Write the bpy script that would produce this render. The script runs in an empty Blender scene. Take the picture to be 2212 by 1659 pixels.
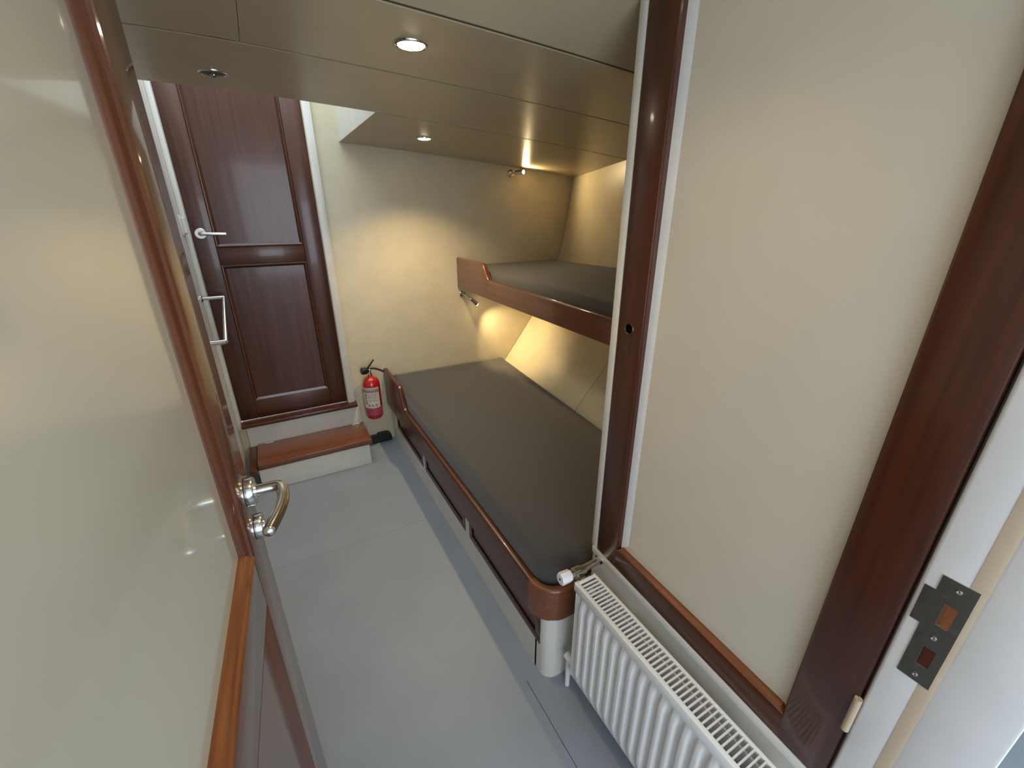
import bpy, bmesh, math, random
from mathutils import Vector, Matrix

random.seed(4)
S = bpy.context.scene
C = S.collection

# ------------------------------------------------------------------ camera
F_PX, W_PX = 925.0, 2212.0
PITCH = math.atan(376.5 / F_PX)
YAW = math.radians(29.06)
CAM_H = 1.5
cam_d = bpy.data.cameras.new('camera')
cam_d.sensor_fit = 'HORIZONTAL'
cam_d.sensor_width = 36.0
cam_d.lens = 36.0 * F_PX / W_PX
cam_d.clip_start = 0.01
cam = bpy.data.objects.new('camera', cam_d)
C.objects.link(cam)
cam.location = (0, 0, CAM_H)
cam.rotation_euler = (math.pi / 2 - PITCH, 0, -YAW)
S.camera = cam

# ------------------------------------------------------------------ world: overcast daylight
w = bpy.data.worlds.new('world')
S.world = w
w.use_nodes = True
bg = w.node_tree.nodes['Background']
bg.inputs[0].default_value = (0.78, 0.89, 1.0, 1)
bg.inputs[1].default_value = 4.6

# portals only guide the sampling of that daylight through the doorway and the deck hatch
def portal(name, loc, rot, sx, sy):
    d = bpy.data.lights.new(name, 'AREA')
    d.shape = 'RECTANGLE'
    d.size, d.size_y = sx, sy
    d.cycles.is_portal = True
    o = bpy.data.objects.new(name, d)
    C.objects.link(o)
    o.location = loc
    o.rotation_euler = rot
portal('window_portal', (0.30, -1.85, 1.34), (math.radians(90), 0, 0), 2.6, 1.48)
portal('hatch_portal', (0.06, 2.325, 2.58), (0, 0, 0), 0.78, 0.87)

# ------------------------------------------------------------------ exposure
S.view_settings.view_transform = 'Standard'
S.view_settings.look = 'None'
S.view_settings.exposure = 0.35
S.view_settings.gamma = 1.0
S.view_settings.use_curve_mapping = False


# ------------------------------------------------------------------ materials
def nodes(name):
    m = bpy.data.materials.new(name)
    m.use_nodes = True
    nt = m.node_tree
    return m, nt, nt.nodes['Principled BSDF']


def paint(name, col, rough=0.35, coat=0.0, bump=0.02, mott=0.05, scale=8.0, spec=0.5, speck=None):
    m, nt, b = nodes(name)
    tc = nt.nodes.new('ShaderNodeTexCoord')
    n = nt.nodes.new('ShaderNodeTexNoise')
    n.inputs['Scale'].default_value = scale
    n.inputs['Detail'].default_value = 5
    nt.links.new(tc.outputs['Object'], n.inputs['Vector'])
    r = nt.nodes.new('ShaderNodeValToRGB')
    r.color_ramp.elements[0].position = 0.3
    r.color_ramp.elements[1].position = 0.7
    r.color_ramp.elements[0].color = tuple(c * (1 - mott) for c in col) + (1,)
    r.color_ramp.elements[1].color = tuple(min(1, c * (1 + mott)) for c in col) + (1,)
    nt.links.new(n.outputs['Fac'], r.inputs['Fac'])
    out = r.outputs['Color']
    if speck:
        n3 = nt.nodes.new('ShaderNodeTexNoise')
        n3.inputs['Scale'].default_value = 26
        n3.inputs['Detail'].default_value = 2
        nt.links.new(tc.outputs['Object'], n3.inputs['Vector'])
        r3 = nt.nodes.new('ShaderNodeValToRGB')
        r3.color_ramp.elements[0].position = 0.765
        r3.color_ramp.elements[1].position = 0.80
        r3.color_ramp.elements[0].color = (0, 0, 0, 1)
        r3.color_ramp.elements[1].color = (0.5, 0.5, 0.5, 1)
        nt.links.new(n3.outputs['Fac'], r3.inputs['Fac'])
        mx = nt.nodes.new('ShaderNodeMixRGB')
        mx.inputs[2].default_value = speck + (1,)
        nt.links.new(r3.outputs['Color'], mx.inputs[0])
        nt.links.new(out, mx.inputs[1])
        out = mx.outputs[0]
    nt.links.new(out, b.inputs['Base Color'])
    b.inputs['Roughness'].default_value = rough
    b.inputs['Specular IOR Level'].default_value = spec
    b.inputs['Coat Weight'].default_value = coat
    b.inputs['Coat Roughness'].default_value = 0.05
    if bump:
        n2 = nt.nodes.new('ShaderNodeTexNoise')
        n2.inputs['Scale'].default_value = 60
        nt.links.new(tc.outputs['Object'], n2.inputs['Vector'])
        bp = nt.nodes.new('ShaderNodeBump')
        bp.inputs['Strength'].default_value = bump
        bp.inputs['Distance'].default_value = 0.004
        nt.links.new(n2.outputs['Fac'], bp.inputs['Height'])
        nt.links.new(bp.outputs['Normal'], b.inputs['Normal'])
    return m


def wood(name, dark, light, axis, rough=0.34, coat=0.25, freq=55):
    """varnished wood, grain running along the axis"""
    m, nt, b = nodes(name)
    tc = nt.nodes.new('ShaderNodeTexCoord')
    mp = nt.nodes.new('ShaderNodeMapping')
    s = [freq, freq, freq]
    s['xyz'.index(axis)] = freq * 0.045
    mp.inputs['Scale'].default_value = s
    nt.links.new(tc.outputs['Object'], mp.inputs['Vector'])
    n = nt.nodes.new('ShaderNodeTexNoise')
    n.inputs['Scale'].default_value = 1.0
    n.inputs['Detail'].default_value = 6
    n.inputs['Distortion'].default_value = 0.6
    nt.links.new(mp.outputs['Vector'], n.inputs['Vector'])
    r = nt.nodes.new('ShaderNodeValToRGB')
    r.color_ramp.elements[0].position = 0.28
    r.color_ramp.elements[1].position = 0.72
    r.color_ramp.elements[0].color = dark + (1,)
    r.color_ramp.elements[1].color = light + (1,)
    nt.links.new(n.outputs['Fac'], r.inputs['Fac'])
    nt.links.new(r.outputs['Color'], b.inputs['Base Color'])
    b.inputs['Roughness'].default_value = rough
    b.inputs['Coat Weight'].default_value = coat
    b.inputs['Coat Roughness'].default_value = 0.08
    bp = nt.nodes.new('ShaderNodeBump')
    bp.inputs['Strength'].default_value = 0.06
    bp.inputs['Distance'].default_value = 0.002
    nt.links.new(n.outputs['Fac'], bp.inputs['Height'])
    nt.links.new(bp.outputs['Normal'], b.inputs['Normal'])
    return m


def metal(name, col, rough):
    m, nt, b = nodes(name)
    tc = nt.nodes.new('ShaderNodeTexCoord')
    n = nt.nodes.new('ShaderNodeTexNoise')
    n.inputs['Scale'].default_value = 90
    nt.links.new(tc.outputs['Object'], n.inputs['Vector'])
    r = nt.nodes.new('ShaderNodeMapRange')
    r.inputs['To Min'].default_value = rough * 0.8
    r.inputs['To Max'].default_value = rough * 1.25
    nt.links.new(n.outputs['Fac'], r.inputs['Value'])
    nt.links.new(r.outputs['Result'], b.inputs['Roughness'])
    b.inputs['Base Color'].default_value = col + (1,)
    b.inputs['Metallic'].default_value = 1
    return m


def emit(name, col, s):
    m, nt, b = nodes(name)
    b.inputs['Base Color'].default_value = (1, 1, 1, 1)
    b.inputs['Emission Color'].default_value = col + (1,)
    b.inputs['Emission Strength'].default_value = s
    return m


def fabric(name, col):
    m, nt, b = nodes(name)
    tc = nt.nodes.new('ShaderNodeTexCoord')
    n = nt.nodes.new('ShaderNodeTexNoise')
    n.inputs['Scale'].default_value = 350
    n.inputs['Detail'].default_value = 3
    nt.links.new(tc.outputs['Object'], n.inputs['Vector'])
    r = nt.nodes.new('ShaderNodeValToRGB')
    r.color_ramp.elements[0].position = 0.3
    r.color_ramp.elements[1].position = 0.7
    r.color_ramp.elements[0].color = tuple(c * 0.75 for c in col) + (1,)
    r.color_ramp.elements[1].color = tuple(c * 1.25 for c in col) + (1,)
    nt.links.new(n.outputs['Fac'], r.inputs['Fac'])
    nt.links.new(r.outputs['Color'], b.inputs['Base Color'])
    b.inputs['Roughness'].default_value = 0.85
    b.inputs['Sheen Weight'].default_value = 0.25
    bp = nt.nodes.new('ShaderNodeBump')
    bp.inputs['Strength'].default_value = 0.25
    bp.inputs['Distance'].default_value = 0.002
    nt.links.new(n.outputs['Fac'], bp.inputs['Height'])
    nt.links.new(bp.outputs['Normal'], b.inputs['Normal'])
    return m


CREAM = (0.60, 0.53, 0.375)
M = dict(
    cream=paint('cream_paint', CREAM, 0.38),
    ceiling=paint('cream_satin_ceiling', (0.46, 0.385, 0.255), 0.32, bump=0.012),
    gloss=paint('cream_gloss_panel', (0.53, 0.51, 0.42), 0.16, coat=0.6, bump=0, mott=0.02),
    panel=paint('cream_wardrobe_panel', (0.64, 0.58, 0.47), 0.3, bump=0.02, mott=0.02),
    white=paint('white_paint', (0.66, 0.64, 0.58), 0.35),
    jamb=paint('white_jamb_paint', (0.72, 0.71, 0.70), 0.4),
    tan=paint('tan_seal', (0.47, 0.36, 0.25), 0.6),
    rad=paint('radiator_enamel', (0.80, 0.79, 0.77), 0.22, bump=0, mott=0.01),
    raddark=paint('radiator_inside', (0.16, 0.15, 0.14), 0.6, bump=0),
    floor=paint('grey_deck_paint', (0.250, 0.284, 0.322), 0.46, mott=0.05, scale=5, bump=0.04, speck=(0.14, 0.13, 0.11)),
    seam=paint('dark_joint', (0.05, 0.05, 0.05), 0.8, bump=0),
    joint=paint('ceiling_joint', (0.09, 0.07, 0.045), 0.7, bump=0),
    fab=fabric('charcoal_fabric', (0.054, 0.050, 0.047)),
    steel=metal('brushed_stainless', (0.62, 0.61, 0.58), 0.2),
    chrome=metal('chrome', (0.7, 0.68, 0.64), 0.1),
    zinc=metal('dull_zinc_plate', (0.24, 0.24, 0.205), 0.36),
    brassy=metal('nickel_valve', (0.52, 0.47, 0.38), 0.25),
    black=paint('black_plastic', (0.008, 0.008, 0.008), 0.45, bump=0),
    hole=paint('dark_hole', (0.003, 0.002, 0.002), 1.0, bump=0, spec=0.0),
    red=paint('red_enamel', (0.42, 0.012, 0.012), 0.25, coat=0.5, bump=0),
    pink=paint('faded_red_band', (0.36, 0.055, 0.10), 0.4, bump=0, mott=0.25, scale=90),
    purple=paint('purple_band', (0.25, 0.10, 0.15), 0.4, bump=0, mott=0.2, scale=90),
    paper=paint('label_paper', (0.66, 0.58, 0.50), 0.5, bump=0),
    ink=paint('label_ink', (0.06, 0.05, 0.06), 0.6, bump=0),
    plastic=paint('white_plastic', (0.82, 0.80, 0.82), 0.3, bump=0),
    lit=emit('lit_lens', (1.0, 0.86, 0.62), 30),
    bulb=emit('lit_bulb', (1.0, 0.74, 0.40), 90),
    unlit=paint('grey_lens', (0.10, 0.085, 0.07), 0.2, bump=0),
)
MD, ML = (0.040, 0.0085, 0.0028), (0.086, 0.0215, 0.0068)
for a in 'xyz':
    M['mah' + a] = wood('mahogany_' + a, MD, ML, a)
    M['warm' + a] = wood('lit_mahogany_' + a, (0.075, 0.022, 0.009), (0.140, 0.044, 0.018), a, coat=0.8)  # lighter copy of the mahogany; ceiling reflection and lamplight put into its colour
    M['lid' + a] = wood('brown_varnish_' + a, (0.13, 0.042, 0.017), (0.20, 0.068, 0.030), a, coat=0.3)
    M['bead' + a] = wood('lit_bead_varnish_' + a, (0.11, 0.032, 0.011), (0.33, 0.120, 0.040), a, freq=70)  # lighter orange puts the light from above into the horizontal beads


# ------------------------------------------------------------------ mesh helpers
def mesh_obj(name, vs, fs, mat, parent=None, smooth=True, angle=35, kind=None):
    me = bpy.data.meshes.new(name)
    me.from_pydata([tuple(v) for v in vs], [], fs)
    bm = bmesh.new()
    bm.from_mesh(me)
    bmesh.ops.recalc_face_normals(bm, faces=bm.faces)
    bm.to_mesh(me)
    bm.free()
    return link(name, me, mat, parent, smooth, angle)


def link(name, me, mat, parent=None, smooth=True, angle=35):
    if smooth:
        for p in me.polygons:
            p.use_smooth = True
        me.set_sharp_from_angle(angle=math.radians(angle))
    me.materials.append(M[mat] if isinstance(mat, str) else mat)
    o = bpy.data.objects.new(name, me)
    C.objects.link(o)
    if parent is not None:
        off = ROOTS.get(parent.name)
        if off is not None:
            me.transform(Matrix.Translation(-off))
        o.parent = parent
    return o


ROOTS = {}


def root(name, loc, label, cat=None, group=None, kind=None):
    """an Empty at the base of a thing; its parts are written in world coordinates"""
    o = bpy.data.objects.new(name, None)
    C.objects.link(o)
    o.empty_display_size = 0.05
    o.location = loc
    ROOTS[o.name] = Vector(loc)
    tag(o, label, cat, group, kind)
    return o


def frame_root(name, loc, ang, label, kind):
    """an Empty with its own axes; its parts are written in local coordinates"""
    o = bpy.data.objects.new(name, None)
    C.objects.link(o)
    o.empty_display_size = 0.05
    o.location = loc
    o.rotation_euler = (0, 0, ang)
    tag(o, label, None, None, kind)
    return o


def tag(o, label=None, cat=None, group=None, kind=None):
    if label: o['label'] = label
    if cat: o['category'] = cat
    if group: o['group'] = group
    if kind: o['kind'] = kind
    return o


def sub(o, parent):
    """make o (written in the same coordinates as parent's data) a sub-part of the part"""
    o.parent = parent
    return o


def box(name, lo, hi, mat, parent=None, bev=0.0, seg=2):
    bm = bmesh.new()
    bmesh.ops.create_cube(bm, size=1)
    lo, hi = Vector(lo), Vector(hi)
    d = hi - lo
    for v in bm.verts:
        v.co = Vector((lo[i] + (v.co[i] + 0.5) * d[i] for i in range(3)))
    if bev:
        bmesh.ops.bevel(bm, geom=list(bm.edges), offset=min(bev, min(d) * 0.45), segments=seg, affect='EDGES', profile=0.5)
    me = bpy.data.meshes.new(name)
    bm.to_mesh(me)
    bm.free()
    return link(name, me, mat, parent, smooth=bool(bev))


def lathe(prof, org, axis, n=32):
    """prof: (radius, distance along axis)"""
    a = Vector(axis).normalized()
    u = a.orthogonal().normalized()
    v = a.cross(u)
    org = Vector(org)
    vs, fs = [], []
    for r, h in prof:
        for k in range(n):
            t = 2 * math.pi * k / n
            vs.append(org + a * h + (u * math.cos(t) + v * math.sin(t)) * max(r, 1e-5))
    for i in range(len(prof) - 1):
        for k in range(n):
            k2 = (k + 1) % n
            fs.append((i * n + k, i * n + k2, (i + 1) * n + k2, (i + 1) * n + k))
    fs.append(tuple(range(n))[::-1])
    fs.append(tuple((len(prof) - 1) * n + k for k in range(n)))
    return vs, fs


def lathe_obj(name, prof, org, axis, mat, parent, n=32, angle=35):
    vs, fs = lathe(prof, org, axis, n)
    return mesh_obj(name, vs, fs, mat, parent, angle=angle)


def tube(path, rad, n=14):
    P = [Vector(p) for p in path]
    R = rad if isinstance(rad, (list, tuple)) else [rad] * len(P)
    t0 = (P[1] - P[0]).normalized()
    u = t0.orthogonal().normalized()
    vs, fs = [], []
    for i, p in enumerate(P):
        if i == 0: t = t0
        elif i == len(P) - 1: t = (P[i] - P[i - 1]).normalized()
        else: t = ((P[i + 1] - P[i]).normalized() + (P[i] - P[i - 1]).normalized()).normalized()
        u = (u - t * u.dot(t)).normalized()
        v = t.cross(u)
        for k in range(n):
            a = 2 * math.pi * k / n
            vs.append(p + (u * math.cos(a) + v * math.sin(a)) * R[i])
    for i in range(len(P) - 1):
        for k in range(n):
            k2 = (k + 1) % n
            fs.append((i * n + k, i * n + k2, (i + 1) * n + k2, (i + 1) * n + k))
    fs.append(tuple(range(n))[::-1])
    fs.append(tuple((len(P) - 1) * n + k for k in range(n)))
    return vs, fs


def tube_obj(name, path, rad, mat, parent, n=14):
    vs, fs = tube(path, rad, n)
    return mesh_obj(name, vs, fs, mat, parent)


def smooth_path(pts, it=3):
    P = [Vector(p) for p in pts]
    for _ in range(it):
        Q = [P[0]]
        for a, b in zip(P, P[1:]):
            Q += [a * 0.75 + b * 0.25, a * 0.25 + b * 0.75]
        Q.append(P[-1])
        P = Q
    return P


def loft(secs, closed=True):
    """secs: equal-length loops of points"""
    n = len(secs[0])
    vs = [p for s in secs for p in s]
    fs = []
    for i in range(len(secs) - 1):
        for k in range(n if closed else n - 1):
            k2 = (k + 1) % n
            fs.append((i * n + k, i * n + k2, (i + 1) * n + k2, (i + 1) * n + k))
    if closed:
        fs.append(tuple(range(n))[::-1])
        fs.append(tuple((len(secs) - 1) * n + k for k in range(n)))
    return vs, fs


def prism(poly, ax, a0, a1):
    """poly in the two remaining axes (in xyz order), extruded along ax"""
    def P(p, a):
        q = list(p)
        q.insert('xyz'.index(ax), a)
        return Vector(q)
    return loft([[P(p, a0) for p in poly], [P(p, a1) for p in poly]])


def moulding(name, x0, x1, z0, z1, prof, mat, parent, y=0.0, sides='lrtb'):
    """mitred moulding round a rectangle in a local XZ plane; prof = (inset, depth in +y)"""
    loops = []
    for d, yy in prof:
        loops.append([Vector((x0 + d, y + yy, z0 + d)), Vector((x1 - d, y + yy, z0 + d)),
                      Vector((x1 - d, y + yy, z1 - d)), Vector((x0 + d, y + yy, z1 - d))])
    names = {'b': 0, 'r': 1, 't': 2, 'l': 3}
    out = []
    for s in sides:
        k = names[s]
        k2 = (k + 1) % 4
        vs, fs = [], []
        for lp in loops:
            vs += [lp[k], lp[k2]]
        # close the back so the strip is solid
        bk = max(p[1] for p in prof) + 0.004
        vs += [Vector((loops[-1][k].x, y + bk, loops[-1][k].z)), Vector((loops[-1][k2].x, y + bk, loops[-1][k2].z)),
               Vector((loops[0][k].x, y + bk, loops[0][k].z)), Vector((loops[0][k2].x, y + bk, loops[0][k2].z))]
        n = len(vs) // 2
        for i in range(n):
            j = (i + 1) % n
            fs.append((2 * i, 2 * i + 1, 2 * j + 1, 2 * j))
        fs.append(tuple(2 * i for i in range(n)))
        fs.append(tuple(2 * i + 1 for i in range(n))[::-1])
        mm = mat + ('x' if s in 'tb' else 'z') if mat + 'x' in M else mat
        if mm == 'beadz': mm = 'warmz'  # upright beads take a darker wood, without the painted light from above
        out.append(mesh_obj(name, vs, fs, mm, parent, angle=25))
    return out


BEAD = [(0, 0.0), (0.002, -0.003), (0.007, -0.0045), (0.012, -0.003), (0.015, 0.001), (0.019, 0.0015),
        (0.023, 0.0), (0.028, 0.002), (0.033, 0.007), (0.036, 0.012)]

# ------------------------------------------------------------------ key dimensions (metres, camera standing at x=0 y=0)
XL, YF = -0.325, 2.76          # left wall, far bulkhead
XB = 0.575                     # lower bunk front
HATCH_Y, HATCH_X = 1.89, 0.462


def zc(x):                     # cambered ceiling
    return 1.8605 - 0.040 * x - 0.0165 * x * x if x > 0 else 1.8605 - 0.002 * x


def rise(y):                   # deck sheer lifts the near boards
    return 0.30 * max(0, 0.965 - y)


# hull lining: (z -> x) at the far end and at y = 1.77
HZ = [0.0, 0.25, 0.48, 0.60, 0.72, 0.90, 1.05, 1.20, 1.45, 1.80]
HF = [1.10, 1.33, 1.508, 1.600, 1.690, 1.80, 1.875, 1.945, 2.00, 2.045]
HM = [1.05, 1.27, 1.435, 1.550, 1.645, 1.71, 1.73, 1.735, 1.72, 1.69]


def hull_x(y, z):
    for i in range(len(HZ) - 1):
        if z <= HZ[i + 1] or i == len(HZ) - 2:
            t = (z - HZ[i]) / (HZ[i + 1] - HZ[i])
            f = HF[i] + t * (HF[i + 1] - HF[i])
            m = HM[i] + t * (HM[i + 1] - HM[i])
            break
    return m + (f - m) * (y - 1.77) / (2.76 - 1.77)


# ================================================================== SETTING
# floor
fl = box('floor', (-1.3, -1.9, -0.05), (1.9, 2.80, -0.004), 'seam')
tag(fl, 'grey-blue painted plank floor of the cabin', kind='structure')
box('floor_panel', (-1.3, 1.8008, -0.004), (1.9, 2.80, 0.0), 'floor', fl, bev=0.001, seg=1)
box('floor_panel', (0.521, -1.9, -0.004), (1.9, 0.8305, 0.0), 'floor', fl)
def Lpoly():
    return [(-1.3, -1.9), (0.519, -1.9), (0.519, 0.8308), (1.9, 0.8308), (1.9, 1.7992), (-1.3, 1.7992)]
_v, _f = prism(Lpoly(), 'z', -0.004, 0.0)
mesh_obj('floor_panel', _v, _f, 'floor', fl, smooth=False)

# ceiling: boards across the ship, each a curved panel
def ceil_board(x0, x1, y0, y1, parent, gap=0.0036):
    x0, x1, y0, y1 = x0 + 0.0006, x1 - 0.0006, y0 + gap, y1 - gap
    n = 24
    secs = []
    for i in range(n + 1):
        x = x0 + (x1 - x0) * i / n
        z = zc(x)
        b = 0.0012
        secs.append([Vector((x, y0, z + 0.014 + rise(y0))), Vector((x, y0, z + b + rise(y0))), Vector((x, y0 + 2 * b, z + rise(y0 + 2 * b))),
                     Vector((x, y1 - 2 * b, z + rise(y1 - 2 * b))), Vector((x, y1, z + b + rise(y1))), Vector((x, y1, z + 0.014 + rise(y1)))])
    vs, fs = loft(secs)
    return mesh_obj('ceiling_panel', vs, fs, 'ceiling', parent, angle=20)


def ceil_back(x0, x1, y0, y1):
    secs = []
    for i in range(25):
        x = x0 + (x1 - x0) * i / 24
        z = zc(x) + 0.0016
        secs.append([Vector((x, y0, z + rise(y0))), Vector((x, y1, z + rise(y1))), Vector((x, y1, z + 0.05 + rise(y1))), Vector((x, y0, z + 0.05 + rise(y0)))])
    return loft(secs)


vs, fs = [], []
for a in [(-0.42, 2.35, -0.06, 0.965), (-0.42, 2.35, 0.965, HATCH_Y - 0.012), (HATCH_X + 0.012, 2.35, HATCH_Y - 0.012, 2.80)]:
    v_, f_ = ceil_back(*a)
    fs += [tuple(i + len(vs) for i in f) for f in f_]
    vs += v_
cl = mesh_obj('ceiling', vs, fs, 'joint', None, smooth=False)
tag(cl, 'low cream boarded ceiling sloping down to the hull side', kind='structure')
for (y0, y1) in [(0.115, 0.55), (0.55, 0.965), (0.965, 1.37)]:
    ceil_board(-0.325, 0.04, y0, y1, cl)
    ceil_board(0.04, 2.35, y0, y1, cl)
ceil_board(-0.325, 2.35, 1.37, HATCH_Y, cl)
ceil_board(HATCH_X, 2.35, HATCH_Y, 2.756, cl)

# hatch trunk above the step
ht = box('wall_trunk', (HATCH_X, HATCH_Y + 0.001, zc(HATCH_X) + 0.001), (HATCH_X + 0.02, 2.76, 2.6), 'white')
tag(ht, 'white side of the daylit hatch trunk above the step', kind='structure')
box('trunk_front', (-0.325, HATCH_Y - 0.012, zc(0.2) + 0.012), (HATCH_X + 0.02, HATCH_Y + 0.001, 2.6), 'white', ht)

# left wall
wl = box('wall_left', (-0.42, 0.115, 0), (XL, 2.80, 2.6), 'white')
tag(wl, 'white left wall sliver beside the far door', kind='structure')

# far bulkhead (pieces round the door opening)
fx = [((-0.325, YF, 0.0), (0.300, YF + 0.05, 0.33)), ((0.300, YF, 0.0), (2.35, YF + 0.05, 2.6)), ((-0.325, YF, 2.25), (0.300, YF + 0.05, 2.6))]
vs, fs = [], []
for lo, hi in fx:
    b = len(vs)
    for z in (lo[2], hi[2]):
        vs += [(lo[0], lo[1], z), (hi[0], lo[1], z), (hi[0], hi[1], z), (lo[0], hi[1], z)]
    fs += [tuple(b + i for i in f) for f in [(0, 1, 5, 4), (1, 2, 6, 5), (2, 3, 7, 6), (3, 0, 4, 7), (0, 3, 2, 1), (4, 5, 6, 7)]]
wf = mesh_obj('wall_far', vs, fs, 'cream', None, smooth=False)
tag(wf, 'cream painted far bulkhead beside the brown door', kind='structure')

# white riser under the far door, casing strips
rs = box('trim_1', (-0.285, 2.735, 0.0), (0.365, YF, 0.312), 'white', bev=0.003)
tag(rs, 'white riser board under the far door sill', kind='structure')
cs = box('trim_2', (0.302, 2.738, 0.332), (0.342, YF, 2.58), 'white', bev=0.003)
tag(cs, 'white casing strip on the right of the far door', kind='structure')
cs = box('trim_3', (-0.325, 2.728, 0.30), (-0.303, YF + 0.02, 2.58), 'white', bev=0.004)
tag(cs, 'white casing strip on the left of the far door', kind='structure')
sl = box('trim_4', (-0.303, 2.695, 0.310), (0.352, 2.79, 0.334), 'mahx', bev=0.006)
tag(sl, 'varnished brown sill under the far door', kind='structure')

# hull lining (curved panels)
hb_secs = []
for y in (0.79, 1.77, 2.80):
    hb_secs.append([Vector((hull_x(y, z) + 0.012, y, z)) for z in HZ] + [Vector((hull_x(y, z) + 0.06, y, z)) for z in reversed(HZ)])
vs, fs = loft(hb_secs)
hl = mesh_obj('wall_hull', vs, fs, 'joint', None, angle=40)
tag(hl, 'cream panelled hull side sloping behind the bunks', kind='structure')


def hull_panel(y0, y1, z0, z1, ny=4, nz=10):
    g = 0.0015
    y0 += g; y1 -= g
    secs = []
    for i in range(ny + 1):
        y = y0 + (y1 - y0) * i / ny
        f = [Vector((hull_x(y, z0 + (z1 - z0) * k / nz), y, z0 + (z1 - z0) * k / nz)) for k in range(nz + 1)]
        b = [p + Vector((0.013, 0, 0)) for p in reversed(f)]
        secs.append(f + b)
    vs, fs = loft(secs)
    mesh_obj('lining_panel', vs, fs, 'cream', hl, angle=40)


for (y0, y1) in [(0.79, 1.77), (1.77, 2.758)]:
    hull_panel(y0, y1, 0.02, 1.03)
hull_panel(0.79, 2.758, 1.035, 1.795, 6, 12)

# near bulkhead round the doorway, partition of the wardrobe
vs, fs = [], []
for lo, hi in [((-0.42, -0.05, 0.0), (-0.215, 0.115, 2.2)), ((0.742, -0.02, 0.0), (2.5, 0.115, 2.2)), ((-0.215, -0.05, 2.03), (0.742, 0.115, 2.2))]:
    b = len(vs)
    for z in (lo[2], hi[2]):
        vs += [(lo[0], lo[1], z), (hi[0], lo[1], z), (hi[0], hi[1], z), (lo[0], hi[1], z)]
    fs += [tuple(b + i for i in f) for f in [(0, 1, 5, 4), (1, 2, 6, 5), (2, 3, 7, 6), (3, 0, 4, 7), (0, 3, 2, 1), (4, 5, 6, 7)]]
wn = mesh_obj('wall_near', vs, fs, 'white', None, smooth=False)
tag(wn, 'white bulkhead with the doorway the view is taken from', kind='structure')

# adjoining room behind the doorway, unseen; window added and widened to let in daylight
def solid(parts):
    vs, fs = [], []
    for lo, hi in parts:
        b = len(vs)
        for z in (lo[2], hi[2]):
            vs.extend([(lo[0], lo[1], z), (hi[0], lo[1], z), (hi[0], hi[1], z), (lo[0], hi[1], z)])
        fs.extend([tuple(b + i for i in f) for f in [(0, 1, 5, 4), (1, 2, 6, 5), (2, 3, 7, 6), (3, 0, 4, 7), (0, 3, 2, 1), (4, 5, 6, 7)]])
    return vs, fs
WX0, WX1, WZ0, WZ1 = -1.0, 1.6, 0.60, 2.08
vs, fs = solid([((-1.3, -1.85, 0), (WX0, -1.80, 2.2)), ((WX1, -1.85, 0), (1.9, -1.80, 2.2)), ((WX0, -1.85, 0), (WX1, -1.80, WZ0)), ((WX0, -1.85, WZ1), (WX1, -1.80, 2.2))])
tag(mesh_obj('wall_back', vs, fs, 'jamb', None, smooth=False), 'white back wall of the adjoining room with an added window', kind='structure')
vs, fs = solid([((-1.3, -1.80, 0), (-1.25, -0.05, 2.2)), ((-1.25, -0.10, 0), (-0.42, -0.05, 2.2)), ((1.85, -1.80, 0), (1.9, -0.02, 2.2)), ((-1.3, -1.85, 2.2), (1.9, 0.115, 2.25))])
tag(mesh_obj('wall_outer', vs, fs, 'jamb', None, smooth=False), 'white walls of the adjoining room', kind='structure')

# right jamb with stop and seal
jb = box('trim_5', (0.700, 0.0565, 0.0), (0.742, 0.115, 2.03), 'jamb', bev=0.006, seg=3)
tag(jb, 'white right-hand jamb of the near doorway', kind='structure')
box('outer_jamb', (0.704, -0.020, 0.0), (0.742, 0.0565, 2.03), 'jamb', jb, bev=0.004)
vs, fs = prism([(0.6995, 0.0715), (0.7005, 0.0715), (0.7045, 0.056), (0.7025, 0.055), (0.7000, 0.060)], 'z', 0.0, 2.03)
tag(mesh_obj('seal_strip', vs, fs, 'tan', jb), 'tan rubber seal strip')

# ------------------------------------------------------------------ wardrobe wall on the right
A0, A1 = Vector((0.721, 0.787, 0)), Vector((0.7005, 0.115, 0))
dirv = (A1 - A0)
WL = dirv.length
ang = math.atan2(dirv.y, dirv.x)
wr = frame_root('wall_right', A0, ang, 'white wardrobe front wall behind the radiator', 'structure')
box('wall_board', (0.0, 0.006, 0.0), (WL, 0.03, 0.525), 'white', wr)
box('ledge', (0.004, -0.004, 0.522), (WL, 0.03, 0.548), 'white', wr, bev=0.003)
box('post', (0.0, -0.003, 0.548), (0.024, 0.03, 2.05), 'white', wr, bev=0.003)
box('backing', (0.024, 0.024, 0.54), (WL, 0.04, 2.08), 'white', wr)
box('head_board', (0.024, 0.0, 1.962), (WL, 0.03, 2.08), 'white', wr)
# partition closing the bunks at the near end
box('partition', (0.0, 0.03, 0.0), (0.03, 1.62, 1.86), 'cream', wr)

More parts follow.
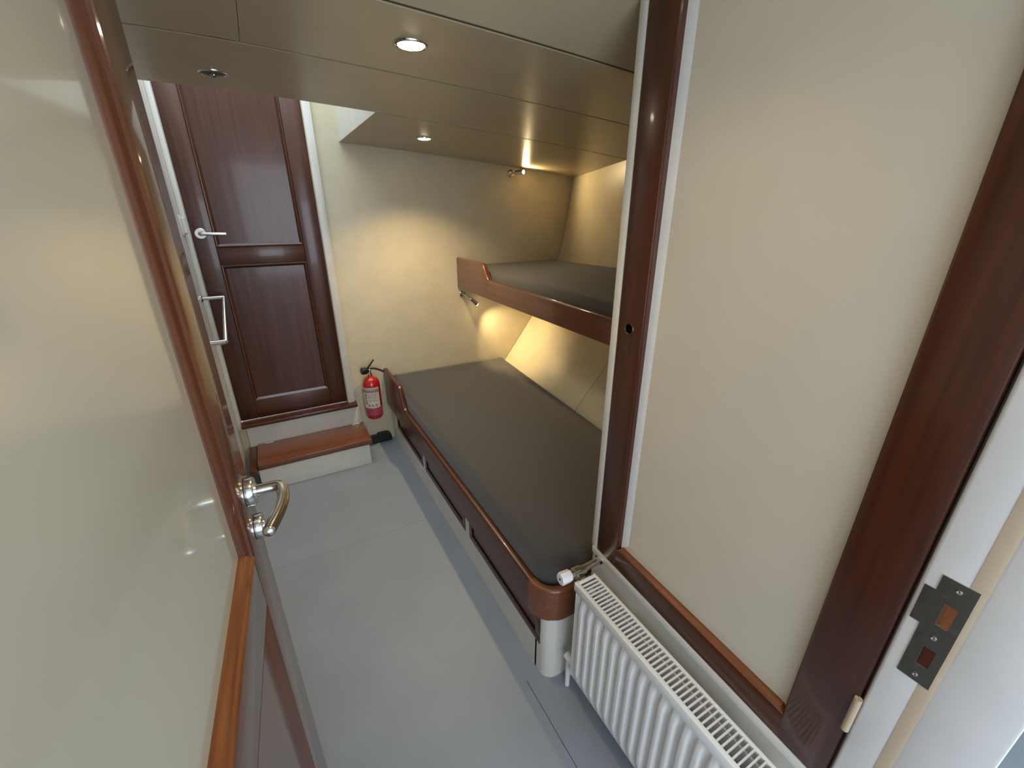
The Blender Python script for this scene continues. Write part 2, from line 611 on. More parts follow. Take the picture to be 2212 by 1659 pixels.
cd = frame_root('door_1', A0, ang, 'mahogany framed wardrobe door with large cream panel', 'structure')
U0, U1, Z0, Z1 = 0.026, WL - 0.004, 0.549, 1.960
ST = 0.080
box('stile', (U0, -0.003, Z0), (U0 + ST, 0.018, Z1), 'mahz', cd, bev=0.0015)
box('stile', (U1 - ST - 0.002, -0.003, Z0), (U1, 0.018, Z1), 'mahz', cd, bev=0.0015)
box('rail', (U0 + ST, -0.003, Z0), (U1 - ST, 0.018, Z0 + 0.062), 'mahx', cd, bev=0.0015)
box('rail', (U0 + ST, -0.003, Z1 - 0.07), (U1 - ST, 0.018, Z1), 'mahx', cd, bev=0.0015)
moulding('bead', U0 + ST, U1 - ST - 0.002, Z0 + 0.062, Z1 - 0.07, [(0, -0.001), (0.002, -0.004), (0.006, -0.005), (0.009, -0.002), (0.010, 0.004), (0.0105, 0.012)], 'bead', cd, sides='tb')
moulding('reveal', U0 + ST, U1 - ST - 0.002, Z0 + 0.062, Z1 - 0.07, [(0, -0.001), (0.003, 0.001), (0.005, 0.013)], 'mah', cd, sides='lr')
pi = 0.004
moulding('panel_light_band', U0 + ST + pi, U1 - ST - pi, Z0 + 0.062 + pi, Z1 - 0.07 - pi, [(0, 0.0105), (0.024, 0.0134), (0.0245, 0.0137)], 'jamb', cd, sides='l')  # pale strip: bluish light band on the panel put into colour
box('panel', (U0 + ST + pi, 0.0135, Z0 + 0.062 + pi - 0.004), (U1 - ST - pi, 0.022, Z1 - 0.08), 'panel', cd)
# finger hole with a metal ring
uc = 0.064
vs, fs = lathe([(0.0105, 0.0), (0.0125, 0.0022), (0.0145, 0.0022), (0.0155, 0.0)], (uc, -0.003, 1.241), (0, -1, 0), 28)
fs = fs[:-2]
tag(mesh_obj('finger_ring', vs, fs, 'mahz', cd), 'dark ring round the finger hole')
lathe_obj('finger_hole', [(0.0112, 0.0), (0.0112, 0.0006)], (uc, -0.003, 1.241), (0, -1, 0), 'hole', cd, 28)
tube_obj('hinge', [(U1 + 0.001, -0.006, 0.705), (U1 + 0.001, -0.006, 0.782)], 0.0055, 'tan', cd, 12)

# strike plate on the jamb
sp = root('strike_plate', (0.7, 0.079, 0.967), 'dull grey metal strike plate with two latch holes on white jamb', 'strike plate')
PY = [(0.061, 0.878), (0.097, 0.878), (0.097, 0.972), (0.1085, 0.972), (0.1085, 1.032), (0.097, 1.032), (0.097, 1.058), (0.061, 1.058)]
ys = [0.061, 0.070, 0.084, 0.097, 0.1085]
zs = [0.878, 0.907, 0.941, 0.972, 0.982, 1.020, 1.032, 1.058]
holes = {(1, 1), (1, 4)}
bm = bmesh.new()
grid = {}
def gv(i, j):
    if (i, j) not in grid:
        grid[(i, j)] = bm.verts.new((0.6985, ys[i], zs[j]))
    return grid[(i, j)]
for i in range(4):
    for j in range(7):
        if (i, j) in holes: continue
        if i == 3 and not (3 <= j <= 5): continue
        bm.faces.new((gv(i, j), gv(i + 1, j), gv(i + 1, j + 1), gv(i, j + 1)))
ex = bmesh.ops.extrude_face_region(bm, geom=list(bm.faces))
for e in ex['geom']:
    if isinstance(e, bmesh.types.BMVert): e.co.x += 0.0013
bmesh.ops.recalc_face_normals(bm, faces=bm.faces)
me = bpy.data.meshes.new('plate')
bm.to_mesh(me); bm.free()
pl = link('plate', me, 'zinc', sp, smooth=False)
box('latch_recess', (0.6990, 0.0705, 0.983), (0.6999, 0.0835, 1.019), 'beadz', sp)
box('bolt_recess', (0.6990, 0.0705, 0.908), (0.6999, 0.0835, 0.940), 'mahz', sp)
for z, yy in ((1.046, 0.078), (0.961, 0.079), (0.889, 0.079)):
    lathe_obj('screw', [(0.0036, 0), (0.0034, 0.0006), (0.002, 0.0009), (0.0012, 0.0004)], (0.6985, yy, z), (-1, 0, 0), 'steel', sp, 16)

# ------------------------------------------------------------------ near door, open on the left
XE, YE, KD = -0.1063, 0.85, 0.06
HY = 0.03
HX = XE - KD * (YE - HY)
DW = math.hypot(YE - HY, XE - HX)
dn = frame_root('door_2', (HX, HY, 0), math.atan2(YE - HY, XE - HX), 'open mahogany framed door with glossy cream panel and lever handle', 'structure')
T = 0.038
SW = 0.126
SH = 0.088
box('stile', (DW - SW, 0, 0.012), (DW, T, 2.0), 'warmz', dn, bev=0.004)
box('stile', (0, 0, 0.012), (SH, T, 2.0), 'warmz', dn, bev=0.004)
box('rail', (SH, 0, 1.88), (DW - SW, T, 2.0), 'warmx', dn, bev=0.003)
box('rail', (SH, 0, 0.825), (DW - SW, T, 0.938), 'warmx', dn, bev=0.003)
box('rail', (SH, 0, 0.012), (DW - SW, T, 0.16), 'warmx', dn, bev=0.003)
moulding('bead', SH, DW - SW, 0.938, 1.88, BEAD, 'bead', dn)
moulding('bead', SH, DW - SW, 0.16, 0.825, [(0, 0.0), (0.004, 0.002), (0.01, 0.006), (0.018, 0.014)], 'warm', dn)
box('panel', (SH + 0.03, 0.012, 0.966), (DW - SW - 0.03, 0.026, 1.85), 'gloss', dn)
box('lower_panel', (SH + 0.012, 0.014, 0.172), (DW - SW - 0.012, 0.026, 0.813), 'warmz', dn)
# lever handle and turn
HU, HZ_ = DW - 0.044, 1.020
ROS = [(0.025, -0.001), (0.0275, 0.001), (0.0275, 0.011), (0.026, 0.0135), (0.0150, 0.0135), (0.0140, 0.017)]
lathe_obj('rosette', ROS, (HU, 0, HZ_), (0, -1, 0), 'steel', dn, 40)
pth = smooth_path([(HU, -0.012, HZ_), (HU, -0.030, HZ_), (HU, -0.045, HZ_), (HU - 0.004, -0.057, HZ_), (HU - 0.028, -0.061, HZ_ - 0.001), (HU - 0.055, -0.060, HZ_ - 0.003), (HU - 0.090, -0.052, HZ_ - 0.004), (HU - 0.124, -0.041, HZ_ - 0.005)], 3)
tube_obj('lever', pth, 0.0105, 'steel', dn, 24)
lathe_obj('lever_tip', [(0.0105, 0), (0.0098, 0.003), (0.0078, 0.006), (0.004, 0.0084), (0.0008, 0.009)], pth[-1], (pth[-1] - pth[-2]), 'steel', dn, 24)
HZ2 = HZ_ - 0.078
lathe_obj('rosette', [(0.022, -0.001), (0.0245, 0.001), (0.0245, 0.011), (0.023, 0.0135), (0.011, 0.0135), (0.010, 0.016)], (HU, 0, HZ2), (0, -1, 0), 'steel', dn, 40)
lathe_obj('thumb_turn', [(0.009, 0.010), (0.009, 0.026), (0.008, 0.030), (0.003, 0.032)], (HU, 0, HZ2), (0, -1, 0), 'steel', dn, 20)

# ------------------------------------------------------------------ far brown door
df = root('door_3', (0, 2.775, 0.334), 'tall dark mahogany far door with two panels above the step', kind='structure')
X0, X1 = -0.3025, 0.3015
LY = 2.765
ZT = 2.25
box('stile', (X0, LY, 0.336), (X0 + 0.092, LY + 0.035, ZT), 'mahz', df, bev=0.003)
box('stile', (X1 - 0.100, LY, 0.336), (X1, LY + 0.035, ZT), 'mahz', df, bev=0.003)
box('rail', (X0 + 0.092, LY, 0.336), (X1 - 0.100, LY + 0.035, 0.447), 'mahx', df, bev=0.003)
box('rail', (X0 + 0.092, LY, 1.228), (X1 - 0.100, LY + 0.035, 1.318), 'mahx', df, bev=0.003)
box('rail', (X0 + 0.092, LY, 2.13), (X1 - 0.100, LY + 0.035, ZT), 'mahx', df, bev=0.003)
BD = [(0, 0.0), (0.003, -0.004), (0.008, -0.003), (0.013, 0.002), (0.018, 0.009)]
for z0, z1 in ((0.447, 1.228), (1.318, 2.13)):
    for o in moulding('bead', X0 + 0.092, X1 - 0.100, z0, z1, BD, 'mah', None, y=LY):
        o.data.transform(Matrix.Translation(-ROOTS[df.name]))
        o.parent = df
    box('panel', (X0 + 0.10, LY + 0.009, z0 + 0.008), (X1 - 0.108, LY + 0.02, z1 - 0.008), 'mahz', df)
lathe_obj('rosette', [(0.026, 0), (0.026, 0.006), (0.024, 0.008), (0.011, 0.008), (0.010, 0.012)], (-0.262, LY, 1.388), (0, -1, 0), 'steel', df, 32)
tube_obj('lever', smooth_path([(-0.262, LY - 0.01, 1.388), (-0.262, LY - 0.045, 1.388), (-0.252, LY - 0.05, 1.388), (-0.20, LY - 0.048, 1.387), (-0.152, LY - 0.042, 1.385)], 2), 0.0082, 'steel', df, 14)

# ================================================================== THINGS
# ------------------------------------------------------------------ step box in front of the far door
st = root('step_box', (0.05, 2.6, 0), 'low white step box with hinged varnished brown lid below the far door', 'step')
box('body', (-0.252, 2.482, 0.0), (0.357, 2.733, 0.145), 'white', st, bev=0.004)
ld = box('lid', (-0.250, 2.465, 0.145), (0.374, 2.733, 0.180), 'lidx', st, bev=0.004)
box('side_strip', (-0.292, 2.44, 0.128), (-0.253, 2.733, 0.172), 'mahy', st, bev=0.003)
for x in (-0.185, 0.325):
    tube_obj('hinge', [(x - 0.024, 2.722, 0.181), (x + 0.024, 2.722, 0.181)], 0.0042, 'steel', st, 10)

# ------------------------------------------------------------------ lower bunk
lb = root('lower_bunk', (0.7, 1.8, 0), 'built-in lower bunk with brown drawer fronts and raised leeboard', 'bunk')
box('plinth', (XB, 0.86, 0.0), (XB + 0.03, 2.756, 0.132), 'white', lb)
# white face pieces round the drawers
for y0, y1 in [(1.4265, 1.4715), (2.0365, 2.0775), (2.6205, 2.756)]:
    box('front_board', (XB, y0, 0.132), (XB + 0.03, y1, 0.30), 'white', lb)
box('front_board', (XB + 0.012, 0.86, 0.132), (XB + 0.03, 2.756, 0.30), 'white', lb)
box('bunk_board', (XB, 0.83, 0.30), (1.20, 2.756, 0.33), 'white', lb)
box('end_board', (0.647, 0.799, 0.0), (0.718, 0.812, 0.30), 'white', lb)
# rounded white corner
R = 0.042
cxp, cyp = 0.617, 0.839
pts = [(cxp + R * math.cos(t), cyp + R * math.sin(t)) for t in [math.pi + (math.pi / 2) * k / 10 for k in range(11)]]
pts += [(cxp + 0.03, cyp - R), (cxp + 0.03, cyp + 0.03), (cxp - R, cyp + 0.03)]
vs, fs = prism(pts, 'z', 0.0, 0.272)
mesh_obj('corner_post', vs, fs, 'white', lb, angle=30)
# drawers
for (y0, y1) in [(2.078, 2.62), (1.472, 2.036), (0.840, 1.426)]:
    dr = box('drawer', (XB + 0.004, y0 + 0.02, 0.15), (XB + 0.012, y1 - 0.02, 0.25), 'mahy', lb)
    fr = 0.030
    zt_ = 0.268
    for lo, hi, mt in [((XB - 0.002, y0, 0.134), (XB + 0.002, y1, 0.134 + fr), 'mahy'), ((XB - 0.002, y0, zt_ - fr), (XB + 0.002, y1, zt_), 'mahy'),
                       ((XB - 0.002, y0, 0.134 + fr), (XB + 0.002, y0 + fr, zt_ - fr), 'mahz'), ((XB - 0.002, y1 - fr, 0.134 + fr), (XB + 0.002, y1, zt_ - fr), 'mahz')]:
        o = box('drawer_frame', lo, hi, mt, None, bev=0.0015)
        o.data.transform(Matrix.Translation(-ROOTS[lb.name]))
        o.parent = dr
# leeboard rail with raised far end and rounded near corner
def sstep(a, b, x):
    t = max(0, min(1, (x - a) / (b - a)))
    return t * t * (3 - 2 * t)
path = []
yy = 2.757
while yy > 0.915:
    path.append((Vector((0.55, yy)), Vector((-1, 0))))
    yy -= 0.0125 if yy > 2.25 else 0.08
for k in range(13):
    t = math.pi + (math.pi / 2) * k / 12
    n = Vector((math.cos(t), math.sin(t)))
    path.append((Vector((0.64, 0.882)) + n * 0.09, n))
path.append((Vector((0.66, 0.792)), Vector((0, -1))))
path.append((Vector((0.717, 0.792)), Vector((0, -1))))
secs = []
TH, RT = 0.030, 0.011
for p, n in path:
    y = p.y
    zt = 0.396 + 0.126 * sstep(2.30, 2.42, y)
    zb = 0.270
    prof = [(0, zb), (0, zt - RT)]
    for k in range(1, 6):
        a = math.pi / 2 * k / 5
        prof.append((RT - RT * math.cos(a), zt - RT + RT * math.sin(a)))
    for k in range(0, 6):
        a = math.pi / 2 * k / 5
        prof.append((TH - RT + RT * math.sin(a), zt - RT + RT * math.cos(a)))
    prof.append((TH, zb))
    secs.append([Vector((p.x - n.x * d, p.y - n.y * d, z)) for d, z in prof])
nst = len([1 for p, n in path if p.y > 0.90])
vs, fs = loft(secs[:nst + 1])
mesh_obj('leeboard', vs, fs, 'mahy', lb, angle=40)
vs, fs = loft(secs[nst:])
tag(mesh_obj('leeboard_corner', vs, fs, 'lidx', lb, angle=40), 'lighter rounded corner piece of the leeboard')


# ------------------------------------------------------------------ mattresses
def inset(poly, d):
    n = len(poly)
    out = []
    for i in range(n):
        a, b, c = poly[i - 1], poly[i], poly[(i + 1) % n]
        e1, e2 = (b - a).normalized(), (c - b).normalized()
        n1, n2 = Vector((-e1.y, e1.x)), Vector((-e2.y, e2.x))
        m = (n1 + n2)
        m = m / max(m.dot(n1), 0.3)
        out.append(b + m * d)
    return out


def round_poly(corners):
    """corners: (x, y, radius), counter-clockwise"""
    out = []
    n = len(corners)
    for i in range(n):
        a, b, c = [Vector(corners[(i + k) % n][:2]) for k in (-1, 0, 1)]
        r = corners[i][2]
        e1, e2 = (a - b).normalized(), (c - b).normalized()
        for k in range(9):
            t = k / 8
            p = (b + e1 * r) * (1 - t) ** 2 + b * 2 * t * (1 - t) + (b + e2 * r) * t * t
            out.append(p)
    return out


def mattress(name, corners, z0, z1, rad, label, dz=lambda x, y: 0):
    P = round_poly(corners)
    cx = sum(p.x for p in P) / len(P)
    cy = sum(p.y for p in P) / len(P)
    loops = []
    for d, z in [(0.012, z0), (0.0, z0 + 0.015), (-0.002, (z0 + z1 - rad) / 2), (0.0, z1 - rad)]:
        loops.append((inset(P, d), z, 0))
    for k in range(1, 6):
        a = math.pi / 2 * k / 5
        loops.append((inset(P, rad - rad * math.cos(a)), z1 - rad + rad * math.sin(a), k / 5))
    vs, fs = [], []
    n = len(P)
    for lp, z, wgt in loops:
        for p in lp:
            vs.append(Vector((min(p.x, hull_x(p.y, z) - 0.012), p.y, z + dz(p.x, p.y) * wgt)))
    # inner loops to the centre for a clean crowned top
    last = loops[-1][0]
    for f in (0.97, 0.93, 0.88, 0.82, 0.74, 0.62, 0.45, 0.25):
        for p in last:
            x, y = cx + (p.x - cx) * f, cy + (p.y - cy) * f
            vs.append(Vector((x, y, z1 + 0.006 * (1 - f) + dz(x, y))))
    nl = len(loops) + 8
    for i in range(nl - 1):
        for k in range(n):
            k2 = (k + 1) % n
            fs.append((i * n + k, i * n + k2, (i + 1) * n + k2, (i + 1) * n + k))
    fs.append(tuple(range(n))[::-1])
    c = len(vs)
    vs.append(Vector((cx, cy, z1 + 0.007 + dz(cx, cy))))
    for k in range(n):
        fs.append(((nl - 1) * n + k, (nl - 1) * n + (k + 1) % n, c))
    o = mesh_obj(name, vs, fs, 'fab', None, angle=70)
    tag(o, label, 'mattress')
    return o


hx = lambda y, z: hull_x(y, z) - 0.012
mattress('mattress', [(0.582, 0.826, 0.10), (hx(0.83, 0.42), 0.826, 0.03), (hx(1.8, 0.42), 1.8, 0.0005), (hx(2.75, 0.42), 2.752, 0.02), (0.582, 2.752, 0.02)],
         0.331, 0.475, 0.045, 'large charcoal fabric mattress on the lower bunk',
         dz=lambda x, y: -0.022 * sstep(hull_x(y, 0.44) - 0.20, hull_x(y, 0.44) - 0.06, x) * (1 - 0.6 * sstep(1.2, 2.7, y)))
mattress('mattress', [(1.147, 0.828, 0.02), (hx(0.83, 1.10), 0.826, 0.02), (hx(1.8, 1.10), 1.8, 0.0005), (hx(2.75, 1.10) , 2.752, 0.02), (1.147, 2.752, 0.02)],
         1.0525, 1.158, 0.035, 'dark charcoal mattress on the upper bunk',
         dz=lambda x, y: 0.05 * max(0, min(1, (x - 1.25) / 0.5)) * max(0, min(1, (2.7 - y) / 0.8)))

# ------------------------------------------------------------------ upper bunk
ub = root('upper_bunk', (1.5, 1.8, 1.01), 'upper bunk board of varnished mahogany with raised far end', 'bunk')
secs = []
yy = 2.757
TH, RT = 0.030, 0.010
while yy > 0.80:
    zt = 1.118 + 0.09 * sstep(2.275, 2.375, yy)
    zb = 1.010
    prof = [(0, zb), (0, zt - RT)]
    for k in range(1, 5):
        a = math.pi / 2 * k / 4
        prof.append((RT - RT * math.cos(a), zt - RT + RT * math.sin(a)))
    for k in range(0, 5):
        a = math.pi / 2 * k / 4
        prof.append((TH - RT + RT * math.sin(a), zt - RT + RT * math.cos(a)))
    prof.append((TH, zb))
    secs.append([Vector((1.11 + d, yy, z)) for d, z in prof])
    yy -= 0.0125 if yy > 2.23 else 0.1
vs, fs = loft(secs)
mesh_obj('leeboard', vs, fs, 'warmy', ub, angle=40)
pl_ = [Vector((1.139, 0.82)), Vector((hull_x(0.82, 1.02) - 0.014, 0.82)), Vector((hull_x(1.77, 1.02) - 0.014, 1.77)), Vector((hull_x(2.755, 1.02) - 0.014, 2.755)), Vector((1.139, 2.755))]
vs, fs = prism(pl_, 'z', 1.028, 1.051)
mesh_obj('bunk_board', vs, fs, 'cream', ub, smooth=False)

# ------------------------------------------------------------------ radiator
RX0, RX1, RY0, RY1, RZ0, RZ1 = 0.607, 0.680, 0.150, 0.722, 0.105, 0.507
ra = root('radiator', (0.645, 0.43, 0), 'white ribbed panel radiator with slotted top under the wardrobe door', 'radiator')
ZP = RZ1 - 0.028
pitch = 0.0333
ncol, nrow = int((RY1 - RY0) / pitch * 10), 22
vs, fs = [], []
zrows = [RZ0, RZ0 + 0.006] + [RZ0 + 0.012 + (ZP - RZ0 - 0.024) * i / (nrow - 5) for i in range(nrow - 4)] + [ZP - 0.006, ZP]
nrow = len(zrows)
for j, z in enumerate(zrows):
    for i in range(ncol + 1):
        y = RY0 + (RY1 - RY0) * i / ncol
        ph = ((RY1 - 0.018 - y) % pitch) / pitch
        b = 0.5 - 0.5 * math.cos(2 * math.pi * ph)
        b = sstep(0.30, 0.75, b)
        e = sstep(RZ0 + 0.018, RZ0 + 0.045, z) * (1 - sstep(ZP - 0.045, ZP - 0.018, z))
        m = sstep(RY0 + 0.004, RY0 + 0.015, y) * (1 - sstep(RY1 - 0.015, RY1 - 0.004, y))
        x = RX0 + 0.009 - 0.0095 * b * e * m
        if j in (0,): x += 0.004
        vs.append((x, y, z))
nf = len(vs)
for j in range(nrow):
    for i in (0, ncol):
        pass
for j in range(nrow - 1):
    for i in range(ncol):
        a = j * (ncol + 1) + i
        fs.append((a, a + 1, a + ncol + 2, a + ncol + 1))
# back of the pressed sheet
bl = [(RX0 + 0.018, RY0, RZ0), (RX0 + 0.018, RY1, RZ0), (RX0 + 0.018, RY1, ZP), (RX0 + 0.018, RY0, ZP)]
b0 = len(vs)
vs += bl
fs.append((b0, b0 + 1, b0 + 2, b0 + 3))
fs.append(tuple(range(ncol + 1)) + (b0 + 1, b0))
fs.append(tuple((nrow - 1) * (ncol + 1) + i for i in range(ncol, -1, -1)) + (b0 + 3, b0 + 2))
fs.append(tuple(j * (ncol + 1) for j in range(nrow - 1, -1, -1)) + (b0, b0 + 3))
fs.append(tuple(j * (ncol + 1) + ncol for j in range(nrow)) + (b0 + 2, b0 + 1))
mesh_obj('front_panel', vs, fs, 'rad', ra, angle=60)
box('back_panel', (RX1 - 0.012, RY0, RZ0), (RX1, RY1, ZP), 'rad', ra, bev=0.003)
box('core', (RX0 + 0.024, RY0 + 0.012, RZ0 + 0.02), (RX1 - 0.016, RY1 - 0.045, RZ1 - 0.075), 'raddark', ra)
box('side_panel', (RX0 + 0.008, RY0, RZ0), (RX1 - 0.004, RY0 + 0.003, RZ1), 'rad', ra)
box('side_panel', (RX0 + 0.008, RY1 - 0.003, RZ0 + 0.0), (RX1 - 0.004, RY1, RZ1), 'rad', ra)
# top grille frame
gr = box('grille', (RX0, RY0 - 0.001, ZP - 0.002), (RX0 + 0.0125, RY1 + 0.001, RZ1), 'rad', ra, bev=0.002)
for lo, hi in [((RX1 - 0.0085, RY0 - 0.001, ZP), (RX1, RY1 + 0.001, RZ1)), ((RX0 + 0.012, RY1 - 0.0135, RZ1 - 0.003), (RX1 - 0.008, RY1 + 0.001, RZ1)), ((RX0 + 0.012, RY0 - 0.001, RZ1 - 0.003), (RX1 - 0.008, RY0 + 0.012, RZ1))]:
    box('grille_edge', lo, hi, 'rad', ra, bev=0.001)
sl_me = None
yy = RY1 - 0.0135 - 0.0095
k = 0
while yy > RY0 + 0.016:
    if sl_me is None:
        o = box('slat', (RX0 + 0.0115, yy - 0.0016, RZ1 - 0.006), (RX1 - 0.0075, yy + 0.0016, RZ1), 'rad', ra)
        sl_me, first, y_first = o.data, o, yy
    else:
        o = first.copy()
        C.objects.link(o)
        o.location.y = yy - y_first
    yy -= 0.0118
# a wad of white plastic under the first slots
lathe_obj('air_plug', [(0.012, 0), (0.013, 0.006), (0.009, 0.012)], (0.645, 0.690, RZ1 - 0.03), (0.1, 0.05, 1), 'plastic', ra, 16)
# top valve at the far end
VY, VZ = 0.745, 0.512
lathe_obj('valve_body', [(0.010, -0.030), (0.0135, -0.026), (0.0135, -0.012), (0.017, -0.010), (0.017, 0.013), (0.013, 0.015), (0.013, 0.026), (0.009, 0.028)], (0.634, VY, VZ), (-1, 0.0, 0.05), 'brassy', ra, 12)
lathe_obj('union_nut', [(0.0150, 0), (0.0160, 0.002), (0.0160, 0.014), (0.0135, 0.016), (0.010, 0.016), (0.010, 0.026)], (0.634, VY - 0.006, VZ - 0.004), (0.1, -0.80, -0.55), 'brassy', ra, 6, angle=20)
lathe_obj('valve_knob', [(0.011, 0.0), (0.0170, 0.002), (0.0185, 0.008), (0.0190, 0.034), (0.0170, 0.037), (0.006, 0.037)], (0.609, VY, VZ + 0.001), (-1, 0, 0.05), 'plastic', ra, 8, angle=25)
lathe_obj('knob_hole', [(0.0035, 0), (0.0035, 0.0008)], (0.572, VY, VZ + 0.0029), (-1, 0, 0.05), 'black', ra, 12)
tube_obj('pipe', [(0.655, VY, VZ + 0.001), (0.7185, VY + 0.002, VZ + 0.006)], 0.0105, 'brassy', ra, 14)
lathe_obj('pipe_hole', [(0.016, 0), (0.016, 0.001)], (0.7175, VY + 0.002, VZ + 0.008), (-1, 0, 0), 'black', ra, 16)
tube_obj('lower_valve', [(0.634, 0.765, 0.135), (0.634, 0.742, 0.135), (0.634, 0.70, 0.135)], [0.014, 0.012, 0.011], 'rad', ra, 14)
tube_obj('pipe', [(0.634, 0.755, 0.135), (0.634, 0.755, 0.0)], 0.0085, 'rad', ra, 12)
box('bracket', (RX1, 0.25, 0.15), (0.7065, 0.275, 0.45), 'rad', ra)
box('bracket', (RX1, 0.60, 0.15), (0.7165, 0.625, 0.45), 'rad', ra)

# ------------------------------------------------------------------ fire extinguisher
EX, EY, RAD = 0.452, 2.700, 0.054
fe = root('fire_extinguisher', (EX, EY, 0.215), 'small red fire extinguisher with white label hung on far wall beside the bunk', 'fire extinguisher')
cyl = lathe_obj('cylinder', [(0.044, 0.215), (0.050, 0.222), (RAD, 0.232), (RAD, 0.445), (0.052, 0.462), (0.045, 0.480), (0.034, 0.494), (0.020, 0.502), (0.014, 0.505), (0.014, 0.515)], (EX, EY, 0), (0, 0, 1), 'red', fe, 40, angle=50)


def wrap(name, z0, z1, a0, a1, mat, dr, parent):
    n = 14
    vs, fs = [], []
    for i in range(n + 1):
        a = math.radians(a0 + (a1 - a0) * i / n)
        for z in (z0, z1):
            vs.append((EX + (RAD + dr) * math.sin(a), EY - (RAD + dr) * math.cos(a), z))
    for i in range(n):
        fs.append((2 * i, 2 * i + 2, 2 * i + 3, 2 * i + 1))
    o = mesh_obj(name, vs, fs, mat, None, angle=60)
    o.data.transform(Matrix.Translation(-ROOTS[fe.name]))
    o.parent = parent
    return o


wrap('label', 0.300, 0.442, -95, 38, 'paper', 0.0006, cyl)
wrap('label_band', 0.408, 0.428, -95, 34, 'purple', 0.0010, cyl)
wrap('label_band', 0.246, 0.300, -95, 50, 'pink', 0.0008, cyl)
for z in (0.434, 0.4225, 0.4135):
    for a in range(-70, 22, 11):
        wrap('print', z - 0.0018, z + 0.0018, a, a + random.uniform(5, 9), 'ink' if z > 0.43 else 'paper', 0.0014, cyl)
for z in (0.396, 0.389, 0.378, 0.371, 0.358, 0.351):
    wrap('print', z - 0.0008, z + 0.0008, -42, 18 + random.uniform(-12, 8), 'ink', 0.0012, cyl)
for z in (0.392, 0.372, 0.352, 0.335):
    wrap('print', z - 0.006, z + 0.006, -62, -55 + random.uniform(-2, 4), 'ink', 0.0012, cyl)
for a in (-44, -22, 2):
    for da, z0, z1 in ((0, 0.310, 0.328), (5, 0.322, 0.328), (9, 0.308, 0.322)):
        wrap('print', z0, z1, a + da, a + da + 3.5, 'ink', 0.0012, cyl)
vl = lathe_obj('valve', [(0.012, 0.512), (0.013, 0.520), (0.010, 0.530), (0.011, 0.548), (0.009, 0.556)], (EX, EY, 0), (0, 0, 1), 'chrome', fe, 16)
lathe_obj('gauge', [(0.012, 0.010), (0.021, 0.014), (0.0225, 0.020), (0.0225, 0.044), (0.019, 0.048)], (EX - 0.004, EY, 0.546), (-1, -0.2, 0.05), 'black', fe, 20)
o = tube_obj('lever', [(EX - 0.018, EY - 0.002, 0.552), (EX + 0.004, EY - 0.002, 0.577), (EX + 0.034, EY - 0.002, 0.612)], [0.006, 0.0055, 0.004], 'black', fe, 8)
tube_obj('carry_handle', smooth_path([(EX - 0.016, EY, 0.553), (EX + 0.02, EY, 0.556), (EX + 0.05, EY, 0.545), (EX + 0.088, EY, 0.522)], 2), 0.0062, 'black', fe, 8)
box('wall_bracket', (EX - 0.012, EY + 0.03, 0.30), (EX + 0.012, YF - 0.0005, 0.47), 'black', fe, bev=0.002)

# ------------------------------------------------------------------ small black box at the wall base
pts = [(0.398, 0.0), (0.548, 0.0), (0.550, 0.012)]
for k in range(7):
    t = math.pi / 2 * k / 6
    pts.append((0.515 + 0.035 * math.cos(t), 0.030 + 0.035 * math.sin(t)))
pts += [(0.48, 0.066), (0.46, 0.064), (0.455, 0.054), (0.398, 0.052)]
vs, fs = prism([(x, z) for x, z in pts], 'y', 2.722, 2.757)
o = mesh_obj('plastic_box', vs, fs, 'black', None, angle=30)
tag(o, 'low black rounded box on the floor beside the wooden step', 'box')

# ------------------------------------------------------------------ grab rail on the left wall
gb = root('grab_rail', (XL, 2.5, 1.0), 'stainless steel grab rail standing off the left wall by the far door', 'grab rail')
tp, lo = Vector((-0.226, 2.685, 1.078)), Vector((-0.242, 2.44, 0.903))
tube_obj('bar', [tp, lo], [0.0085, 0.0105], 'steel', gb, 16)
for p in (tp, lo):
    b = Vector((XL, p.y, p.z))
    pp = smooth_path([b + Vector((0.004, 0, 0)), b + Vector((0.05, 0, 0)), p + Vector((-0.01, 0, 0)), p], 1)
    tube_obj('standoff', pp, 0.0095 if p is tp else 0.0125, 'steel', gb, 14)
    lathe_obj('flange', [(0.020, 0.0005), (0.020, 0.004), (0.012, 0.008)], b, (1, 0, 0), 'steel', gb, 24)

# painted bolt above the rail
hk = root('door_bolt', (XL, 2.70, 1.40), 'small white painted bolt on the casing beside the far door', 'bolt')
box('plate', (XL, 2.655, 1.385), (XL + 0.008, 2.72, 1.475), 'white', hk, bev=0.003)
lathe_obj('barrel', [(0.004, -0.038), (0.010, -0.034), (0.010, 0.034), (0.004, 0.038)], (XL + 0.013, 2.69, 1.43), (0, 0, 1), 'white', hk, 16)


# ------------------------------------------------------------------ lamps
def spot(parent, loc, aim, power, col, angle, blend, rad):
    d = bpy.data.lights.new('lamp_light', 'SPOT')
    d.energy = power
    d.color = col
    d.spot_size = math.radians(angle)
    d.spot_blend = blend
    d.shadow_soft_size = rad
    o = bpy.data.objects.new('lamp_light', d)
    C.objects.link(o)
    o.rotation_euler = Vector(aim).to_track_quat('-Z', 'Y').to_euler()
    o.location = Vector(loc) - ROOTS[parent.name]
    o.parent = parent
    return o


WARM = (1.0, 0.76, 0.45)


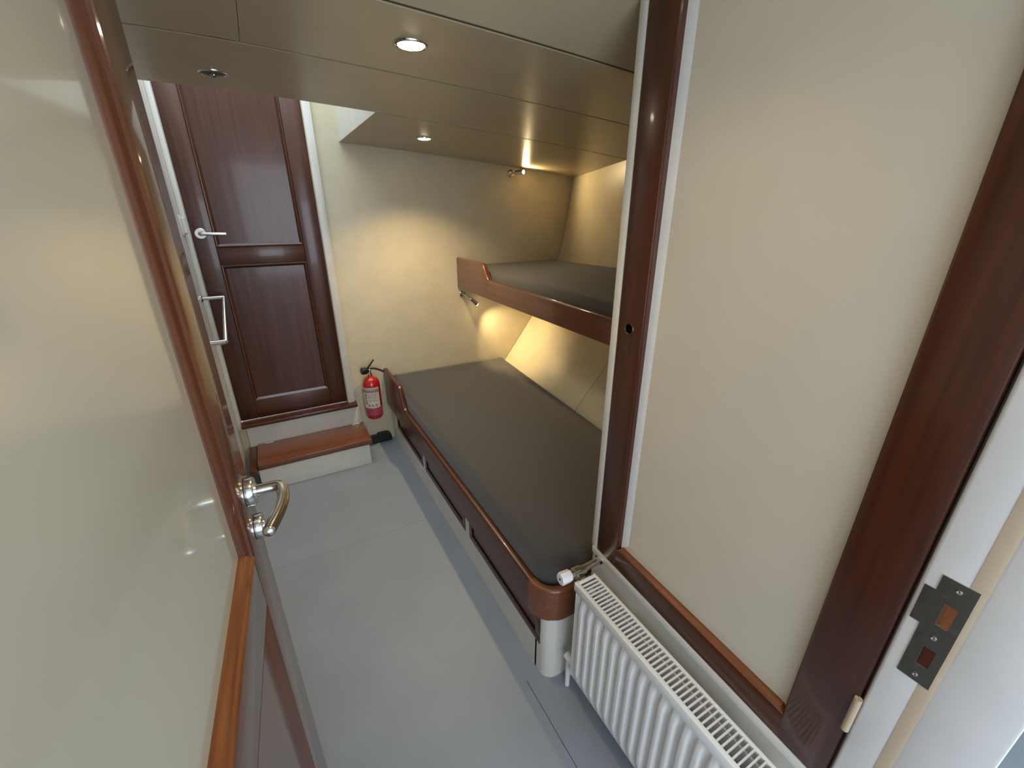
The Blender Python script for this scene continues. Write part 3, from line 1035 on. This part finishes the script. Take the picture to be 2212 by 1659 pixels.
def downlight(x, y, lit, label, power=0):
    z = zc(x) + rise(y)
    t = root('downlight', (x, y, z), label, 'lamp', 'recessed ceiling downlights')
    ring = lathe_obj('ring', [(0.030, 0.004), (0.0310, -0.002), (0.034, -0.0035), (0.037, -0.002), (0.0375, 0.001)], (x, y, z), (0, 0, 1), 'steel' if not lit else 'chrome', t, 32)
    ring.data.polygons[-1].material_index = 0
    lathe_obj('lens', [(0.030, -0.0005), (0.0285, -0.0040), (0.016, -0.0065)], (x, y, z), (0, 0, 1), 'lit' if lit else 'unlit', t, 28)
    if lit:
        spot(t, (x, y, z - 0.016), (0, 0, -1), power, WARM, 125, 0.75, 0.02)
    else:
        lathe_obj('lamp_cap', [(0.009, -0.004), (0.009, -0.009), (0.004, -0.011)], (x, y, z), (0, 0, 1), 'steel', t, 16)
    return t


downlight(0.374, 1.139, True, 'lit ceiling downlight over the floor, brightest and largest', 7)
downlight(0.30, 0.50, True, 'added unseen ceiling downlight just inside the doorway above the radiator', 5)  # added out of view to brighten the wardrobe panel
downlight(-0.033, 1.688, False, 'unlit dark ceiling downlight above the far door', 0)
downlight(0.778, 2.274, True, 'small lit ceiling downlight nearest the far wall', 30)


def reading_lamp(base, head, aim, label, power, glow):
    base, head, aim = Vector(base), Vector(head), Vector(aim).normalized()
    t = root('reading_lamp', base, label, 'lamp', 'chrome reading lamps')
    lathe_obj('base', [(0.023, 0.0), (0.023, 0.005), (0.019, 0.010), (0.008, 0.012), (0.007, 0.02)], base, (0, -1, 0), 'chrome', t, 28)
    tail = head - aim * 0.058
    tube_obj('arm', smooth_path([base + Vector((0, -0.012, 0)), base + Vector((0, -0.035, 0)), tail], 2), 0.005, 'chrome', t, 10)
    hd = lathe_obj('head', [(0.006, -0.006), (0.012, 0.0), (0.013, 0.010), (0.0145, 0.058), (0.0130, 0.058), (0.0125, 0.050)], tail, aim, 'chrome', t, 24)
    lathe_obj('bulb', [(0.0115, 0.052), (0.0115, 0.058), (0.009, 0.062), (0.003, 0.064)], tail, aim, 'bulb', t, 20)
    spot(t, head + aim * 0.012, aim, power, (1.0, 0.74, 0.38), glow, 0.9, 0.012)
    return t


reading_lamp((1.525, 2.76, 1.722), (1.572, 2.675, 1.727), (0.50, -0.86, 0.02), 'lit chrome reading lamp high on the far wall under the ceiling', 6.0, 150)
reading_lamp((1.143, 2.76, 0.962), (1.200, 2.650, 0.905), (0.70, -0.10, -0.71), 'chrome reading lamp under the upper bunk on the far wall', 14.0, 100)
